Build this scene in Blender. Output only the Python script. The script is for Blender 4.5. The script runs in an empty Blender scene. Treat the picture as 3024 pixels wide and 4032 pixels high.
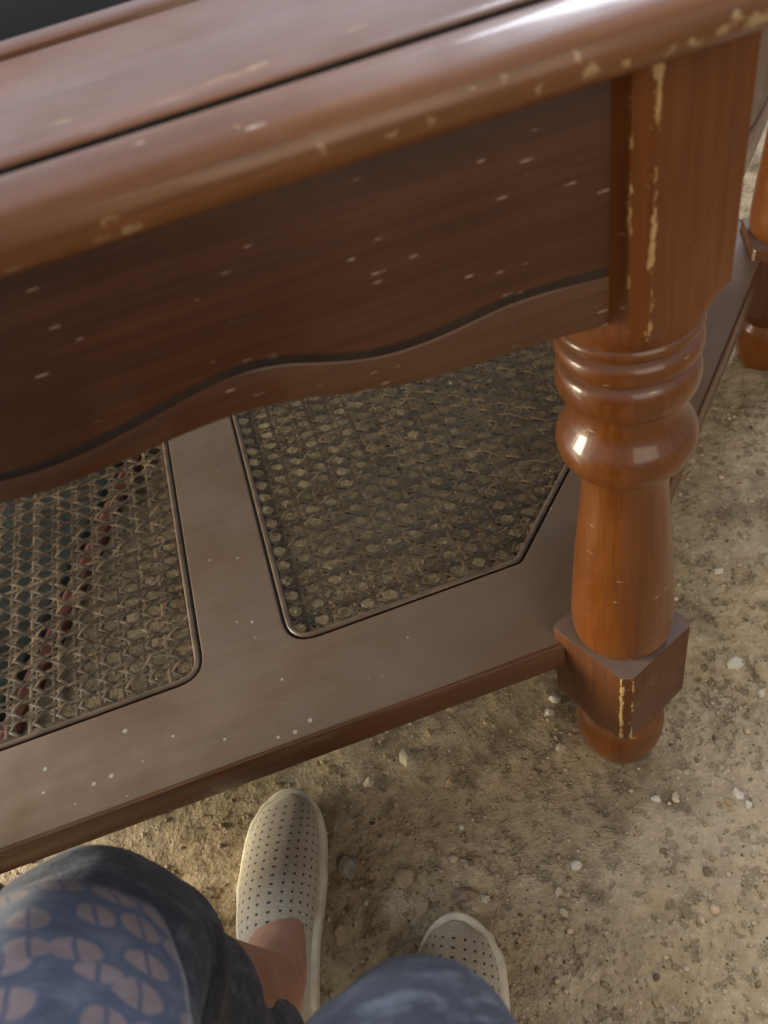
import bpy, bmesh, math, random
import numpy as np
from mathutils import Vector, Matrix, noise as mnoise
R = math.radians
scene = bpy.context.scene
col = scene.collection

# ------------------------------------------------------------------ camera
CAM = Vector((-0.2226, -0.4146, 0.9000))
cam_data = bpy.data.cameras.new("Camera")
cam_data.sensor_fit = 'VERTICAL'
cam_data.sensor_height = 36.0
cam_data.lens = 3257.6 / 4032 * 36.0
cam_data.clip_start = 0.01
cam_data.clip_end = 100.0
cam_data.dof.use_dof = True
cam_data.dof.focus_distance = 0.80
cam_data.dof.aperture_fstop = 7.0
cam = bpy.data.objects.new("Camera", cam_data)
col.objects.link(cam)
cam.matrix_world = (Matrix.Translation(CAM) @ Matrix.Rotation(-0.0833, 4, 'Z')
                    @ Matrix.Rotation(0.7745, 4, 'X') @ Matrix.Rotation(-0.2807, 4, 'Z'))
scene.camera = cam

# ------------------------------------------------------------------ world and lamps
world = bpy.data.worlds.new("World")
scene.world = world
world.use_nodes = True
bg = world.node_tree.nodes["Background"]
bg.inputs["Color"].default_value = (0.86, 0.84, 0.92, 1)
bg.inputs["Strength"].default_value = 0.33


def area(name, loc, target, size, power, color, size_y=None):
    d = bpy.data.lights.new(name, 'AREA')
    d.energy = power
    d.color = color
    d.size = size
    if size_y:
        d.shape = 'RECTANGLE'
        d.size_y = size_y
    o = bpy.data.objects.new(name, d)
    col.objects.link(o)
    o.location = loc
    o.rotation_euler = (Vector(target) - Vector(loc)).to_track_quat('-Z', 'Y').to_euler()
    return o


# a doorway-like cool opening far to the left, a cool roof light, and an added warm fill from the front
area("doorway_light", (-3.5, 1.0, 0.85), (-0.4, 0.15, 0.1), 1.3, 330, (1.0, 0.90, 0.70), 1.5)
area("highlight_lamp", (-3.3, 0.0, 2.3), (0, 0.0, 0.5), 0.45, 40, (0.80, 0.87, 1.0), 0.6)  # added unseen lamp, puts small cool highlights on the turnings
area("roof_light", (1.5, 1.5, 3.4), (-0.1, 0.0, 0.4), 1.0, 125, (0.84, 0.89, 1.0), 1.0)
area("front_fill", (0.2, -3.6, 2.3), (0.1, 0.0, 0.4), 3.0, 80, (1.0, 0.85, 0.64))  # unseen warm fill, added to light the outer leg faces

scene.view_settings.view_transform = 'Standard'
scene.view_settings.look = 'None'
scene.view_settings.exposure = 0.10
scene.view_settings.gamma = 1.0


# ------------------------------------------------------------------ helpers
def link(o, parent=None):
    col.objects.link(o)
    if parent is not None:
        o.parent = parent
    return o


def mesh_obj(name, verts, faces, mat, parent=None, smooth=True, sharp=None):
    me = bpy.data.meshes.new(name)
    me.from_pydata([tuple(v) for v in verts], [], [tuple(int(i) for i in f) for f in faces])
    me.update()
    if mat is not None:
        for m in (mat if isinstance(mat, (list, tuple)) else [mat]):
            me.materials.append(m)
    if smooth:
        me.polygons.foreach_set("use_smooth", [True] * len(me.polygons))
        if sharp is not None:
            me.set_sharp_from_angle(angle=R(sharp))
    o = bpy.data.objects.new(name, me)
    return link(o, parent)


def tag(o, label=None, cat=None, group=None, kind=None):
    if label: o["label"] = label
    if cat: o["category"] = cat
    if group: o["group"] = group
    if kind: o["kind"] = kind
    return o


def grid_faces(n, m, close_m=False, off=0):
    f = []
    for i in range(n - 1):
        for j in range(m if close_m else m - 1):
            k = (j + 1) % m
            f.append((off + i * m + j, off + i * m + k, off + (i + 1) * m + k, off + (i + 1) * m + j))
    return f


def lathe(profile, seg=48):
    v = []
    for r, z in profile:
        for j in range(seg):
            a = 2 * math.pi * j / seg
            v.append((r * math.cos(a), r * math.sin(a), z))
    f = grid_faces(len(profile), seg, True)
    f = [tuple(reversed(q)) for q in f] if profile[0][1] > profile[-1][1] else f
    f.append(tuple(range(seg)) if profile[0][1] > profile[-1][1] else tuple(reversed(range(seg))))
    n = len(profile)
    last = [(n - 1) * seg + j for j in range(seg)]
    f.append(tuple(reversed(last)) if profile[0][1] > profile[-1][1] else tuple(last))
    return v, f


def catmull(P, n):
    P = [np.array(p, float) for p in P]
    P = [2 * P[0] - P[1]] + P + [2 * P[-1] - P[-2]]
    out = []
    m = len(P) - 3
    for i in range(n):
        t = i / (n - 1) * m
        k = min(int(t), m - 1)
        u = t - k
        a, b, c, d = P[k:k + 4]
        out.append(0.5 * ((2 * b) + (-a + c) * u + (2 * a - 5 * b + 4 * c - d) * u * u + (-a + 3 * b - 3 * c + d) * u ** 3))
    return out


# ------------------------------------------------------------------ materials
class NT:
    def __init__(self, name):
        self.m = bpy.data.materials.new(name)
        self.m.use_nodes = True
        self.t = self.m.node_tree
        self.b = self.t.nodes["Principled BSDF"]
        self.tc = self.t.nodes.new("ShaderNodeTexCoord")

    def put(self, sock, v):
        if isinstance(v, bpy.types.NodeSocket):
            self.t.links.new(v, sock)
        else:
            if isinstance(v, (tuple, list)) and len(v) == 3 and sock.type == 'RGBA':
                v = (*v, 1)
            sock.default_value = v

    def new(self, typ, _out=0, _props=None, **inp):
        n = self.t.nodes.new(typ)
        for k, v in (_props or {}).items():
            setattr(n, k, v)
        for k, v in inp.items():
            key = int(k[1:]) if k[0] == 'i' and k[1:].isdigit() else k.replace('_', ' ')
            self.put(n.inputs[key], v)
        return n.outputs[_out]

    def mapping(self, vec, scale=(1, 1, 1), rot=(0, 0, 0), loc=(0, 0, 0)):
        return self.new("ShaderNodeMapping", Vector=vec, Scale=scale, Rotation=rot, Location=loc)

    def noise(self, vec, scale, detail=4, rough=0.55, out=0, dist=0.0):
        return self.new("ShaderNodeTexNoise", out, Vector=vec, Scale=scale, Detail=detail, Roughness=rough, Distortion=dist)

    def vor(self, vec, scale, out=0, feature='F1', dims='3D', rnd=1.0):
        return self.new("ShaderNodeTexVoronoi", out, {"feature": feature, "voronoi_dimensions": dims}, Vector=vec, Scale=scale, Randomness=rnd)

    def ramp(self, fac, stops, interp='LINEAR'):
        n = self.t.nodes.new("ShaderNodeValToRGB")
        n.color_ramp.interpolation = interp
        el = n.color_ramp.elements
        while len(el) < len(stops):
            el.new(0.5)
        for e, (p, c) in zip(el, stops):
            e.position = p
            e.color = (*c, 1) if len(c) == 3 else c
        self.t.links.new(fac, n.inputs[0])
        return n.outputs[0]

    def mr(self, v, a, b, c=0.0, d=1.0):
        return self.new("ShaderNodeMapRange", i0=v, i1=a, i2=b, i3=c, i4=d)

    def math(self, op, a, b=0.0):
        return self.new("ShaderNodeMath", 0, {"operation": op}, i0=a, i1=b)

    def mix(self, fac, a, b, mode='MIX'):
        n = self.t.nodes.new("ShaderNodeMix")
        n.data_type = 'RGBA'
        n.blend_type = mode
        self.put(n.inputs[0], fac)
        self.put(n.inputs[6], a)
        self.put(n.inputs[7], b)
        return n.outputs[2]

    def bump(self, h, strength=0.3, dist=0.002):
        o = self.new("ShaderNodeBump", Height=h, Strength=strength, Distance=dist)
        self.t.links.new(o, self.b.inputs["Normal"])
        return o

    def set(self, **kw):
        for k, v in kw.items():
            self.put(self.b.inputs[k.replace('_', ' ')], v)
        return self.m


RAW = (0.44, 0.29, 0.125)      # bare wood under the varnish


def wood(name, dark, mid, light, axis='x', rough=0.36, coat=0.35, spec=0.45, dust_sheen=0.0, specks=0.0, scratch=0.0,
         chips=None, edges=None, zc=None, spots=None, dust_sheen_col=(0.34, 0.30, 0.28), dz0=0.4, dz1=0.95):
    """varnished reddish wood; axis = grain direction in the part's own space"""
    n = NT(name)
    ob = n.tc.outputs["Object"]
    s = {'x': (1.2, 22, 22), 'y': (22, 1.2, 22), 'z': (22, 22, 1.2)}[axis]
    g = n.noise(n.mapping(ob, s), 5.0, 6, 0.6, dist=0.6)
    s2 = {'x': (4, 160, 160), 'y': (160, 4, 160), 'z': (160, 160, 4)}[axis]
    g2 = n.noise(n.mapping(ob, s2), 2.2, 3, 0.6)
    big = n.noise(ob, 7.0, 3, 0.5)
    gg = n.math('ADD', n.math('MULTIPLY', g, 0.62), n.math('MULTIPLY', g2, 0.38))
    c = n.ramp(gg, [(0.24, dark), (0.50, mid), (0.76, light)])
    c = n.mix(n.mr(big, 0.3, 0.7, 0.0, 0.5), c, dark)
    rg = n.mr(n.noise(ob, 26, 4), 0.3, 0.7, rough - 0.07, rough + 0.12)
    if dust_sheen:  # upward tint: dust on shelf and block, painted sheen on top and legs
        d = n.mr(n.noise(ob, 9, 5, 0.6), 0.3, 0.75, dust_sheen * 0.35, dust_sheen)
        nz = n.new("ShaderNodeSeparateXYZ", 2, Vector=n.new("ShaderNodeNewGeometry", 1))
        d = n.math('MULTIPLY', d, n.mr(nz, dz0, dz1, 0.0, 1.0))
        c = n.mix(d, c, dust_sheen_col)
        rg = n.math('ADD', rg, n.math('MULTIPLY', d, 0.25))
    if specks:
        v = n.vor(ob, 60)
        big2 = n.new("ShaderNodeSeparateColor", 0, Color=n.vor(ob, 60, 1))
        r = n.math('MULTIPLY', n.mr(big2, 1 - specks, 1.0, 0.0, 0.16), 1.0)
        c = n.mix(n.mr(n.math('SUBTRACT', r, v), 0.0, 0.03), c, (0.30, 0.28, 0.25))
    if scratch:
        for rot, sc in (((0, 0.16, 0.16), (52, 52, 520)), ((0.1, -0.34, -0.3), (44, 44, 470))):
            mp = n.mapping(ob, sc, rot)
            v = n.vor(mp, 1.0)
            rr = n.new("ShaderNodeSeparateColor", 1, Color=n.vor(mp, 1.0, 1))
            k = n.mr(n.math('SUBTRACT', n.mr(rr, 1 - scratch, 1.0, 0.0, 0.22), v), 0.0, 0.06)
            brk = n.mr(n.noise(ob, 200, 2), 0.36, 0.52, 0.0, 0.85)
            c = n.mix(n.math('MULTIPLY', k, brk), c, (0.56, 0.46, 0.34))
    if chips:
        lo, amt = chips
        ch = n.noise(n.mapping(ob, (34, 62, 62)), 1.0, 4, 0.6)
        ch2 = n.noise(ob, 6, 2, 0.5)
        w = n.mr(n.math('ADD', n.math('MULTIPLY', ch, 0.7), n.math('MULTIPLY', ch2, 0.3)), lo, lo + 0.045)
        st = n.noise(n.mapping(ob, (7, 130, 60)), 1.0, 3, 0.55)
        st = n.mr(n.math('ADD', n.math('MULTIPLY', st, 0.75), n.math('MULTIPLY', ch2, 0.25)), lo + 0.03, lo + 0.07, 0.0, 0.6)
        w = n.math('MULTIPLY', n.math('MAXIMUM', w, st), amt)
        if zc:
            z = n.new("ShaderNodeSeparateXYZ", 2, Vector=ob)
            w = n.math('MULTIPLY', w, n.mr(z, zc[0], zc[1], 1.0, 0.0))
        c = n.mix(w, c, RAW)
        rg = n.mix(w, rg, (0.75, 0.75, 0.75))
    if spots:
        nv = n.new("ShaderNodeVectorMath", 0, {"operation": 'SUBTRACT'}, i0=n.noise(ob, 190, 4, 0.65, out=1), i1=(0.5, 0.5, 0.5))
        pv = n.new("ShaderNodeVectorMath", 0, {"operation": 'ADD'}, i0=ob, i1=n.new("ShaderNodeVectorMath", 0, {"operation": 'SCALE'}, i0=nv, Scale=0.011))
        for px_, py_, pz_, rx_, ry_, rz_, st_ in spots:
            dv = n.new("ShaderNodeVectorMath", 0, {"operation": 'SUBTRACT'}, i0=pv, i1=(px_, py_, pz_))
            dv = n.new("ShaderNodeVectorMath", 0, {"operation": 'DIVIDE'}, i0=dv, i1=(rx_, ry_, rz_))
            ln_ = n.new("ShaderNodeVectorMath", 1, {"operation": 'LENGTH'}, i0=dv)
            w = n.mr(ln_, 1.05, 0.60, 0.0, st_ * 0.8)
            c = n.mix(w, c, (0.42, 0.315, 0.17))
    if edges:
        sx = n.t.nodes.new("ShaderNodeSeparateXYZ")
        n.t.links.new(ob, sx.inputs[0])
        for ex, ey, wdt, thr, seed in edges:
            dx = n.math('SUBTRACT', sx.outputs[0], ex)
            dy = n.math('SUBTRACT', sx.outputs[1], ey)
            dd = n.math('SQRT', n.math('ADD', n.math('MULTIPLY', dx, dx), n.math('MULTIPLY', dy, dy)))
            nn = n.noise(n.mapping(ob, (140, 140, 60), loc=(seed, 0, seed)), 1.0, 5, 0.7)
            wid = n.math('MULTIPLY', n.mr(nn, thr, thr + 0.16), wdt)
            c = n.mix(n.mr(n.math('SUBTRACT', wid, dd), 0.0, 0.0012, 0.0, 0.9), c, RAW)
    n.bump(n.math('ADD', g2, n.math('MULTIPLY', n.noise(ob, 60, 3), 0.6)), 0.10, 0.0012)
    return n.set(Base_Color=c, Roughness=rg, Coat_Weight=coat, Coat_Roughness=0.10, Specular_IOR_Level=spec)


LEG_A, LEG_C, LEG_CB = 0.0466, 0.0086, 0.0072
D1, D2, D3 = (0.075, 0.019, 0.003), (0.145, 0.043, 0.0050), (0.195, 0.066, 0.0080)
M_leg = wood("leg_wood", D1, D2, D3, 'z', 0.34, 0.40, 0.32, scratch=0.07, dust_sheen=0.28, dz0=0.25, dz1=0.8, dust_sheen_col=(0.25, 0.20, 0.18))  # upward turnings greyed: dust plus reflected light put into the colour
M_post = wood("post_wood", D1, D2, D3, 'z', 0.46, 0.08, 0.25, scratch=0.05,
              edges=[(-LEG_A + LEG_C, -LEG_A, 0.0042, 0.45, 3.1), (-LEG_A, -LEG_A + LEG_C, 0.0030, 0.52, 9.7), (LEG_A, -LEG_A + 0.01, 0.003, 0.6, 5.0)])
M_block = wood("block_wood", (0.045, 0.014, 0.005), (0.085, 0.029, 0.008), (0.12, 0.044, 0.012), 'z', 0.44, 0.15, 0.3, scratch=0.05, dust_sheen=0.5,
               edges=[(-LEG_A + LEG_CB, -LEG_A, 0.0030, 0.42, 1.3), (-LEG_A, -LEG_A + LEG_CB, 0.0032, 0.40, 6.6)])
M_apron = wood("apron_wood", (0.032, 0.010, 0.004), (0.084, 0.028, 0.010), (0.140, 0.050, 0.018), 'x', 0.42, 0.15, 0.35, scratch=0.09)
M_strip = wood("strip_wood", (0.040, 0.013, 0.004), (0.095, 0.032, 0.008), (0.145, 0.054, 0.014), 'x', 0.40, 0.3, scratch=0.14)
M_top = wood("top_wood", (0.075, 0.026, 0.008), (0.185, 0.068, 0.018), (0.27, 0.110, 0.032), 'x', 0.42, 0.25, dust_sheen=0.62, scratch=0.06,
             chips=(0.615, 0.75), dust_sheen_col=(0.275, 0.240, 0.255), dz0=0.80, dz1=1.0)  # lavender tint paints the sheen of the flat top into its colour
SPOTS = [(-.260, -.0865, .761, .0065, .004, .0022, 1.0), (-.266, -.089, .7688, .005, .004, .0016, .6), (-.272, -.087, .761, .004, .004, .002, .5),
         (-.0654, -.0884, .7646, .0048, .004, .0034, .85), (-.072, -.0885, .7722, .0022, .004, .0018, .9), (-.0497, -.088, .7634, .0026, .004, .002, .8),
         (-.0304, -.0876, .7622, .003, .004, .002, .5), (-.0192, -.0877, .7626, .0038, .004, .002, .8), (-.0073, -.0882, .7641, .004, .004, .0028, .7), (-.0026, -.0893, .7680, .003, .004, .003, .9),
         (.009, -.0878, .7640, .008, .004, .0042, .9), (-.1016, -.0878, .7734, .002, .003, .0016, .6), (-.1502, -.0888, .7657, .003, .004, .0018, .6), (-.180, -.089, .769, .002, .004, .0015, .7),
         (-.1341, -.0889, .7658, .0025, .004, .0022, .5), (-.0885, -.0882, .7639, .0018, .004, .003, .7), (-.2010, -.0390, .7885, .0150, .0016, .004, .75), (-.1900, -.0365, .7885, .006, .0022, .004, .8),
         (-.2750, -.0300, .7885, .0070, .0016, .004, .7), (-.1448, -.029, .7885, .005, .0018, .004, .6), (-.2081, -.0763, .7821, .0018, .002, .002, .7), (-.230, -.044, .7885, .010, .0012, .003, .5)]
SPOTS = [(a + 0.36, b - 0.36 * (1 + math.sqrt(2)), c_, d_, e_, f_, g_) for a, b, c_, d_, e_, f_, g_ in SPOTS]
M_top_front = wood("front_top_wood", (0.075, 0.026, 0.008), (0.185, 0.068, 0.018), (0.27, 0.110, 0.032), 'x', 0.42, 0.25, dust_sheen=0.62, scratch=0.06,
                   spots=SPOTS, dust_sheen_col=(0.275, 0.240, 0.255), dz0=0.80, dz1=1.0)  # same painted lavender sheen on the front rail
M_shelf = wood("shelf_wood", (0.088, 0.044, 0.020), (0.120, 0.065, 0.032), (0.145, 0.082, 0.043), 'x', 0.36, 0.35, dust_sheen=0.42, specks=0.42, dust_sheen_col=(0.205, 0.168, 0.150))
M_edge = wood("shelf_edge_wood", (0.040, 0.014, 0.005), (0.098, 0.034, 0.010), (0.155, 0.062, 0.018), 'x', 0.42, 0.25)

n = NT("groove_paint")
M_rebate = NT("rebate_wood").set(Base_Color=(0.034, 0.020, 0.013, 1), Roughness=0.8)
M_groove = n.set(Base_Color=n.ramp(n.noise(n.tc.outputs["Object"], 40, 4), [(0.3, (0.010, 0.007, 0.005)), (0.7, (0.028, 0.020, 0.013))]), Roughness=0.75)

n = NT("cane")
ob = n.tc.outputs["Object"]
at = n.new("ShaderNodeAttribute", 2, {"attribute_name": "strand"})
c = n.ramp(n.math('ADD', n.math('MULTIPLY', n.noise(ob, 90, 4, 0.65), 0.6), n.math('MULTIPLY', at, 0.4)),
           [(0.30, (0.030, 0.018, 0.009)), (0.57, (0.072, 0.044, 0.022)), (0.82, (0.22, 0.142, 0.070))])
c = n.mix(n.mr(n.noise(ob, 9, 3), 0.35, 0.7, 0.0, 0.45), c, (0.085, 0.062, 0.042))
n.bump(n.noise(ob, 900, 2), 0.15, 0.0004)
M_cane = n.set(Base_Color=c, Roughness=0.55, Specular_IOR_Level=0.35)

n = NT("spline")
M_spline = n.set(Base_Color=n.ramp(n.noise(n.tc.outputs["Object"], 60, 4), [(0.3, (0.075, 0.045, 0.028)), (0.7, (0.145, 0.095, 0.062))]), Roughness=0.42, Coat_Weight=0.2)

n = NT("table_glass")
tr = n.new("ShaderNodeBsdfTransparent", Color=(0.60, 0.64, 0.61))
gl = n.new("ShaderNodeBsdfGlossy", Color=(0.42, 0.46, 0.43), Roughness=n.mr(n.noise(n.tc.outputs["Object"], 5, 4), 0.3, 0.7, 0.03, 0.12))
mx = n.new("ShaderNodeMixShader", i0=n.new("ShaderNodeFresnel", IOR=1.14), i1=tr, i2=gl)
n.t.links.new(mx, n.t.nodes["Material Output"].inputs[0])
M_glass = n.m

# ground
n = NT("dirt")
ob = n.tc.outputs["Object"]
n1 = n.noise(ob, 3.2, 6, 0.6)
n2 = n.noise(ob, 16, 6, 0.65)
n3 = n.noise(ob, 85, 5, 0.65)
pit = n.mr(n.noise(ob, 46, 5, 0.7), 0.56, 0.68)
c = n.ramp(n.math('ADD', n.math('MULTIPLY', n2, 0.42), n.math('MULTIPLY', n3, 0.58)),
           [(0.32, (0.150, 0.108, 0.064)), (0.44, (0.315, 0.238, 0.137)), (0.56, (0.415, 0.326, 0.202)), (0.72, (0.56, 0.465, 0.33))])
c = n.mix(n.mr(n1, 0.42, 0.62, 0.0, 0.55), c, (0.40, 0.325, 0.228))
c = n.mix(n.mr(n.noise(ob, 6.5, 5, 0.6), 0.54, 0.66, 0.0, 0.75), c, (0.125, 0.092, 0.052))
c = n.mix(n.math('MULTIPLY', pit, n.mr(n1, 0.40, 0.60, 0.45, 0.12)), c, (0.150, 0.110, 0.066))
v = n.vor(ob, 190)
vr = n.new("ShaderNodeSeparateColor", 0, Color=n.vor(ob, 190, 1))
c = n.mix(n.math('MULTIPLY', n.mr(v, 0.30, 0.20), n.mr(vr, 0.76, 0.80)), c, (0.47, 0.40, 0.29))
c = n.mix(n.math('MULTIPLY', n.mr(v, 0.30, 0.20), n.mr(vr, 0.10, 0.06)), c, (0.12, 0.09, 0.055))
hh = n.math('ADD', n.math('MULTIPLY', n3, 0.40), n.math('ADD', n.math('MULTIPLY', n2, 0.9), n.math('MULTIPLY', pit, -0.30)))
n.bump(hh, 1.0, 0.012)
M_dirt = n.set(Base_Color=c, Roughness=0.95, Specular_IOR_Level=0.15)

n = NT("stone")
at = n.new("ShaderNodeAttribute", 0, {"attribute_name": "tint"})
c = n.mix(0.5, at, n.mix(n.noise(n.tc.outputs["Object"], 130, 4), (0.05, 0.04, 0.03), (0.55, 0.50, 0.42)), 'OVERLAY')
n.bump(n.noise(n.tc.outputs["Object"], 260, 3), 0.3, 0.001)
M_grit = n.set(Base_Color=c, Roughness=0.85, Specular_IOR_Level=0.2)


def stone_mat(name, colr):
    n = NT(name)
    c = n.mix(n.mr(n.noise(n.tc.outputs["Object"], 120, 4), 0.3, 0.7, 0.0, 0.5), colr, tuple(v * 0.55 for v in colr))
    n.bump(n.noise(n.tc.outputs["Object"], 200, 3), 0.35, 0.001)
    return n.set(Base_Color=c, Roughness=0.85, Specular_IOR_Level=0.2)


M_stones = {k: stone_mat("stone_" + k, v) for k, v in
            dict(cream=(0.46, 0.40, 0.28), grey=(0.27, 0.25, 0.19), tan=(0.38, 0.29, 0.17), brown=(0.27, 0.20, 0.14), white=(0.58, 0.54, 0.45)).items()}

# cloth
n = NT("denim")
uv = n.tc.outputs["UV"]
ob = n.tc.outputs["Object"]
f1 = n.noise(ob, 14, 5, 0.6)
c = n.ramp(n.math('ADD', n.math('MULTIPLY', f1, 0.85), n.math('MULTIPLY', n.noise(ob, 300, 3), 0.15)),
           [(0.25, (0.028, 0.032, 0.044)), (0.55, (0.058, 0.067, 0.090)), (0.85, (0.140, 0.154, 0.182))])
c = n.mix(n.mr(n.noise(n.mapping(ob, (30, 90, 60)), 1.0, 5, 0.6), 0.50, 0.70, 0.0, 0.5), c, (0.21, 0.235, 0.28))
n.bump(n.math('ADD', n.math('MULTIPLY', n.noise(ob, 420, 2), 0.12), n.noise(n.mapping(ob, (34, 60, 34)), 1.0, 6, 0.65)), 0.8, 0.006)
M_denim = n.set(Base_Color=c, Roughness=0.9, Specular_IOR_Level=0.15, Sheen_Weight=0.15)

n = NT("shirt_print")
uv = n.tc.outputs["UV"]
wob = n.new("ShaderNodeVectorMath", 0, {"operation": 'ADD'}, i0=uv,
            i1=n.new("ShaderNodeVectorMath", 0, {"operation": 'SCALE'}, i0=n.noise(uv, 55, 2, out=1), Scale=0.004))
SC = 31.0
pos = n.vor(wob, SC, 2, dims='2D', rnd=0.62)
dist = n.vor(wob, SC, 0, dims='2D', rnd=0.62)
loc = n.new("ShaderNodeVectorMath", 0, {"operation": 'SUBTRACT'}, i0=wob, i1=pos)
sep = n.t.nodes.new("ShaderNodeSeparateXYZ")
n.t.links.new(n.mapping(loc, (1, 1, 1), (0, 0, R(0))), sep.inputs[0])
blue = n.ramp(n.noise(uv, 60, 5, 0.6), [(0.3, (0.040, 0.051, 0.074)), (0.5, (0.062, 0.076, 0.106)), (0.7, (0.098, 0.114, 0.148))])
mauve = n.ramp(n.noise(uv, 45, 4, 0.6), [(0.3, (0.125, 0.101, 0.104)), (0.7, (0.185, 0.152, 0.155))])
rs = n.new("ShaderNodeSeparateColor", 0, Color=n.vor(wob, SC, 1, dims='2D', rnd=0.62))
rad = n.mr(rs, 0.0, 1.0, 0.35, 0.46)
inside = n.mr(n.math('SUBTRACT', rad, dist), 0.0, 0.035)
ring = n.math('MULTIPLY', n.mr(n.math('ABSOLUTE', n.math('SUBTRACT', dist, n.math('ADD', rad, 0.05))), 0.05, 0.02), 0.7)
line = n.mr(n.math('ABSOLUTE', sep.outputs[0]), 0.0016, 0.0009)
c = n.mix(ring, blue, (0.055, 0.070, 0.115))
c = n.mix(inside, c, mauve)
c = n.mix(n.math('MULTIPLY', line, n.mr(n.math('SUBTRACT', n.math('ADD', rad, 0.05), dist), 0.0, 0.04)), c, (0.070, 0.072, 0.105))
n.bump(n.math('ADD', n.noise(uv, 38, 4), n.math('MULTIPLY', n.noise(uv, 1400, 1), 0.15)), 0.35, 0.003)
M_shirt = n.set(Base_Color=c, Roughness=0.9, Specular_IOR_Level=0.15, Sheen_Weight=0.2)

n = NT("skin")
ob = n.tc.outputs["Object"]
c = n.ramp(n.noise(ob, 40, 5, 0.6), [(0.3, (0.34, 0.165, 0.105)), (0.7, (0.46, 0.245, 0.165))])
n.bump(n.noise(ob, 260, 4), 0.12, 0.001)
M_skin = n.set(Base_Color=c, Roughness=0.55, Subsurface_Weight=0.12, Subsurface_Scale=0.01)

n = NT("shoe_knit")
uv = n.tc.outputs["UV"]
# perforations on a regular grid in metres (u across, v along), only over the vamp
sx = n.t.nodes.new("ShaderNodeSeparateXYZ")
n.t.links.new(uv, sx.inputs[0])
fu = n.math('SUBTRACT', n.math('FRACT', n.math('ADD', n.math('DIVIDE', sx.outputs[0], 0.0083), 50.5)), 0.5)
fv = n.math('SUBTRACT', n.math('FRACT', n.math('DIVIDE', sx.outputs[1], 0.0093)), 0.5)
dd = n.math('SQRT', n.math('ADD', n.math('MULTIPLY', fu, fu), n.math('MULTIPLY', fv, fv)))
ang = n.math('ARCTAN2', fu, fv)
star = n.math('ADD', 0.145, n.math('MULTIPLY', n.math('COSINE', n.math('MULTIPLY', ang, 5.0)), 0.035))
hole = n.mr(n.math('SUBTRACT', star, dd), -0.02, 0.03)
lim = n.math('MULTIPLY', n.mr(sx.outputs[1], 0.104, 0.106), n.mr(sx.outputs[1], 0.243, 0.241))
lim = n.math('MULTIPLY', lim, n.mr(n.math('ABSOLUTE', sx.outputs[0]), 0.0525, 0.051))
hole = n.math('MULTIPLY', hole, lim)
base = n.ramp(n.noise(uv, 420, 4, 0.7), [(0.3, (0.34, 0.29, 0.21)), (0.5, (0.45, 0.39, 0.295)), (0.7, (0.55, 0.485, 0.38))])
base = n.mix(n.mr(n.noise(uv, 30, 3), 0.4, 0.7, 0.0, 0.35), base, (0.30, 0.26, 0.21))
c = n.mix(hole, base, (0.045, 0.045, 0.06))
n.bump(n.math('SUBTRACT', n.math('MULTIPLY', n.noise(uv, 700, 2), 0.25), hole), 0.6, 0.0015)
M_knit = n.set(Base_Color=c, Roughness=0.9, Specular_IOR_Level=0.2, Sheen_Weight=0.15)

n = NT("shoe_sole_rubber")
M_sole = n.set(Base_Color=n.ramp(n.noise(n.tc.outputs["Object"], 70, 5), [(0.3, (0.48, 0.43, 0.31)), (0.7, (0.70, 0.65, 0.50))]), Roughness=0.7)
n = NT("shoe_elastic")
M_elastic = n.set(Base_Color=n.ramp(n.noise(n.mapping(n.tc.outputs["Object"], (900, 60, 60)), 1.0, 2), [(0.3, (0.42, 0.29, 0.15)), (0.7, (0.56, 0.41, 0.23))]), Roughness=0.9)
n = NT("mat_cloth")
M_mat = n.set(Base_Color=n.ramp(n.noise(n.tc.outputs["Object"], 60, 4), [(0.3, (0.008, 0.012, 0.012)), (0.7, (0.022, 0.032, 0.030))]), Roughness=0.9)
n = NT("mat_red_border")
M_red = n.set(Base_Color=n.ramp(n.noise(n.tc.outputs["Object"], 90, 4), [(0.3, (0.075, 0.015, 0.010)), (0.7, (0.13, 0.030, 0.018))]), Roughness=0.9)

# ------------------------------------------------------------------ ground
rng = np.random.default_rng(7)
random.seed(7)
xs = np.concatenate([np.linspace(-6, -1.3, 14)[:-1], np.arange(-1.3, 1.3, 0.011), np.linspace(1.3, 6, 14)])
ys = np.concatenate([np.linspace(-5, -0.7, 12)[:-1], np.arange(-0.7, 1.5, 0.011), np.linspace(1.5, 7, 14)])
GV = []
for x in xs:
    for y in ys:
        p = Vector((x, y, 0.0))
        h = 0.0040 * mnoise.noise(p * 9.0) + 0.0030 * mnoise.noise(p * 31.0) + 0.0020 * mnoise.noise(p * 75.0)
        GV.append((x, y, h - 0.0055))
ground = mesh_obj("dirt_ground", GV, grid_faces(len(xs), len(ys)), M_dirt)
# grid above runs x then y: flip so that normals point up
ground.data.flip_normals() if ground.data.polygons[0].normal.z < 0 else None
tag(ground, kind="structure")


def gz(x, y):
    p = Vector((x, y, 0.0))
    return 0.0040 * mnoise.noise(p * 9.0) + 0.0030 * mnoise.noise(p * 31.0) + 0.0020 * mnoise.noise(p * 75.0) - 0.0055


# ------------------------------------------------------------------ the table
S = 0.72                                   # side of the octagon through the leg axes
R0 = S / 2 * (1 + math.sqrt(2))            # apothem
table = bpy.data.objects.new("octagonal_table", None)
table.location = (-S / 2, R0, 0)
link(table)
tag(table, "scuffed reddish brown octagonal table with turned legs, glass top and cane shelf", "table")
T8 = math.tan(math.pi / 8)


def place8(o, k, base_loc=(0, 0, 0), base_rot=0.0):
    a = k * math.pi / 4
    m = Matrix.Rotation(a, 4, 'Z') @ Matrix.Translation(base_loc) @ Matrix.Rotation(base_rot, 4, 'Z')
    o.location = m.to_translation()
    o.rotation_euler = (0, 0, a + base_rot)


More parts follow.
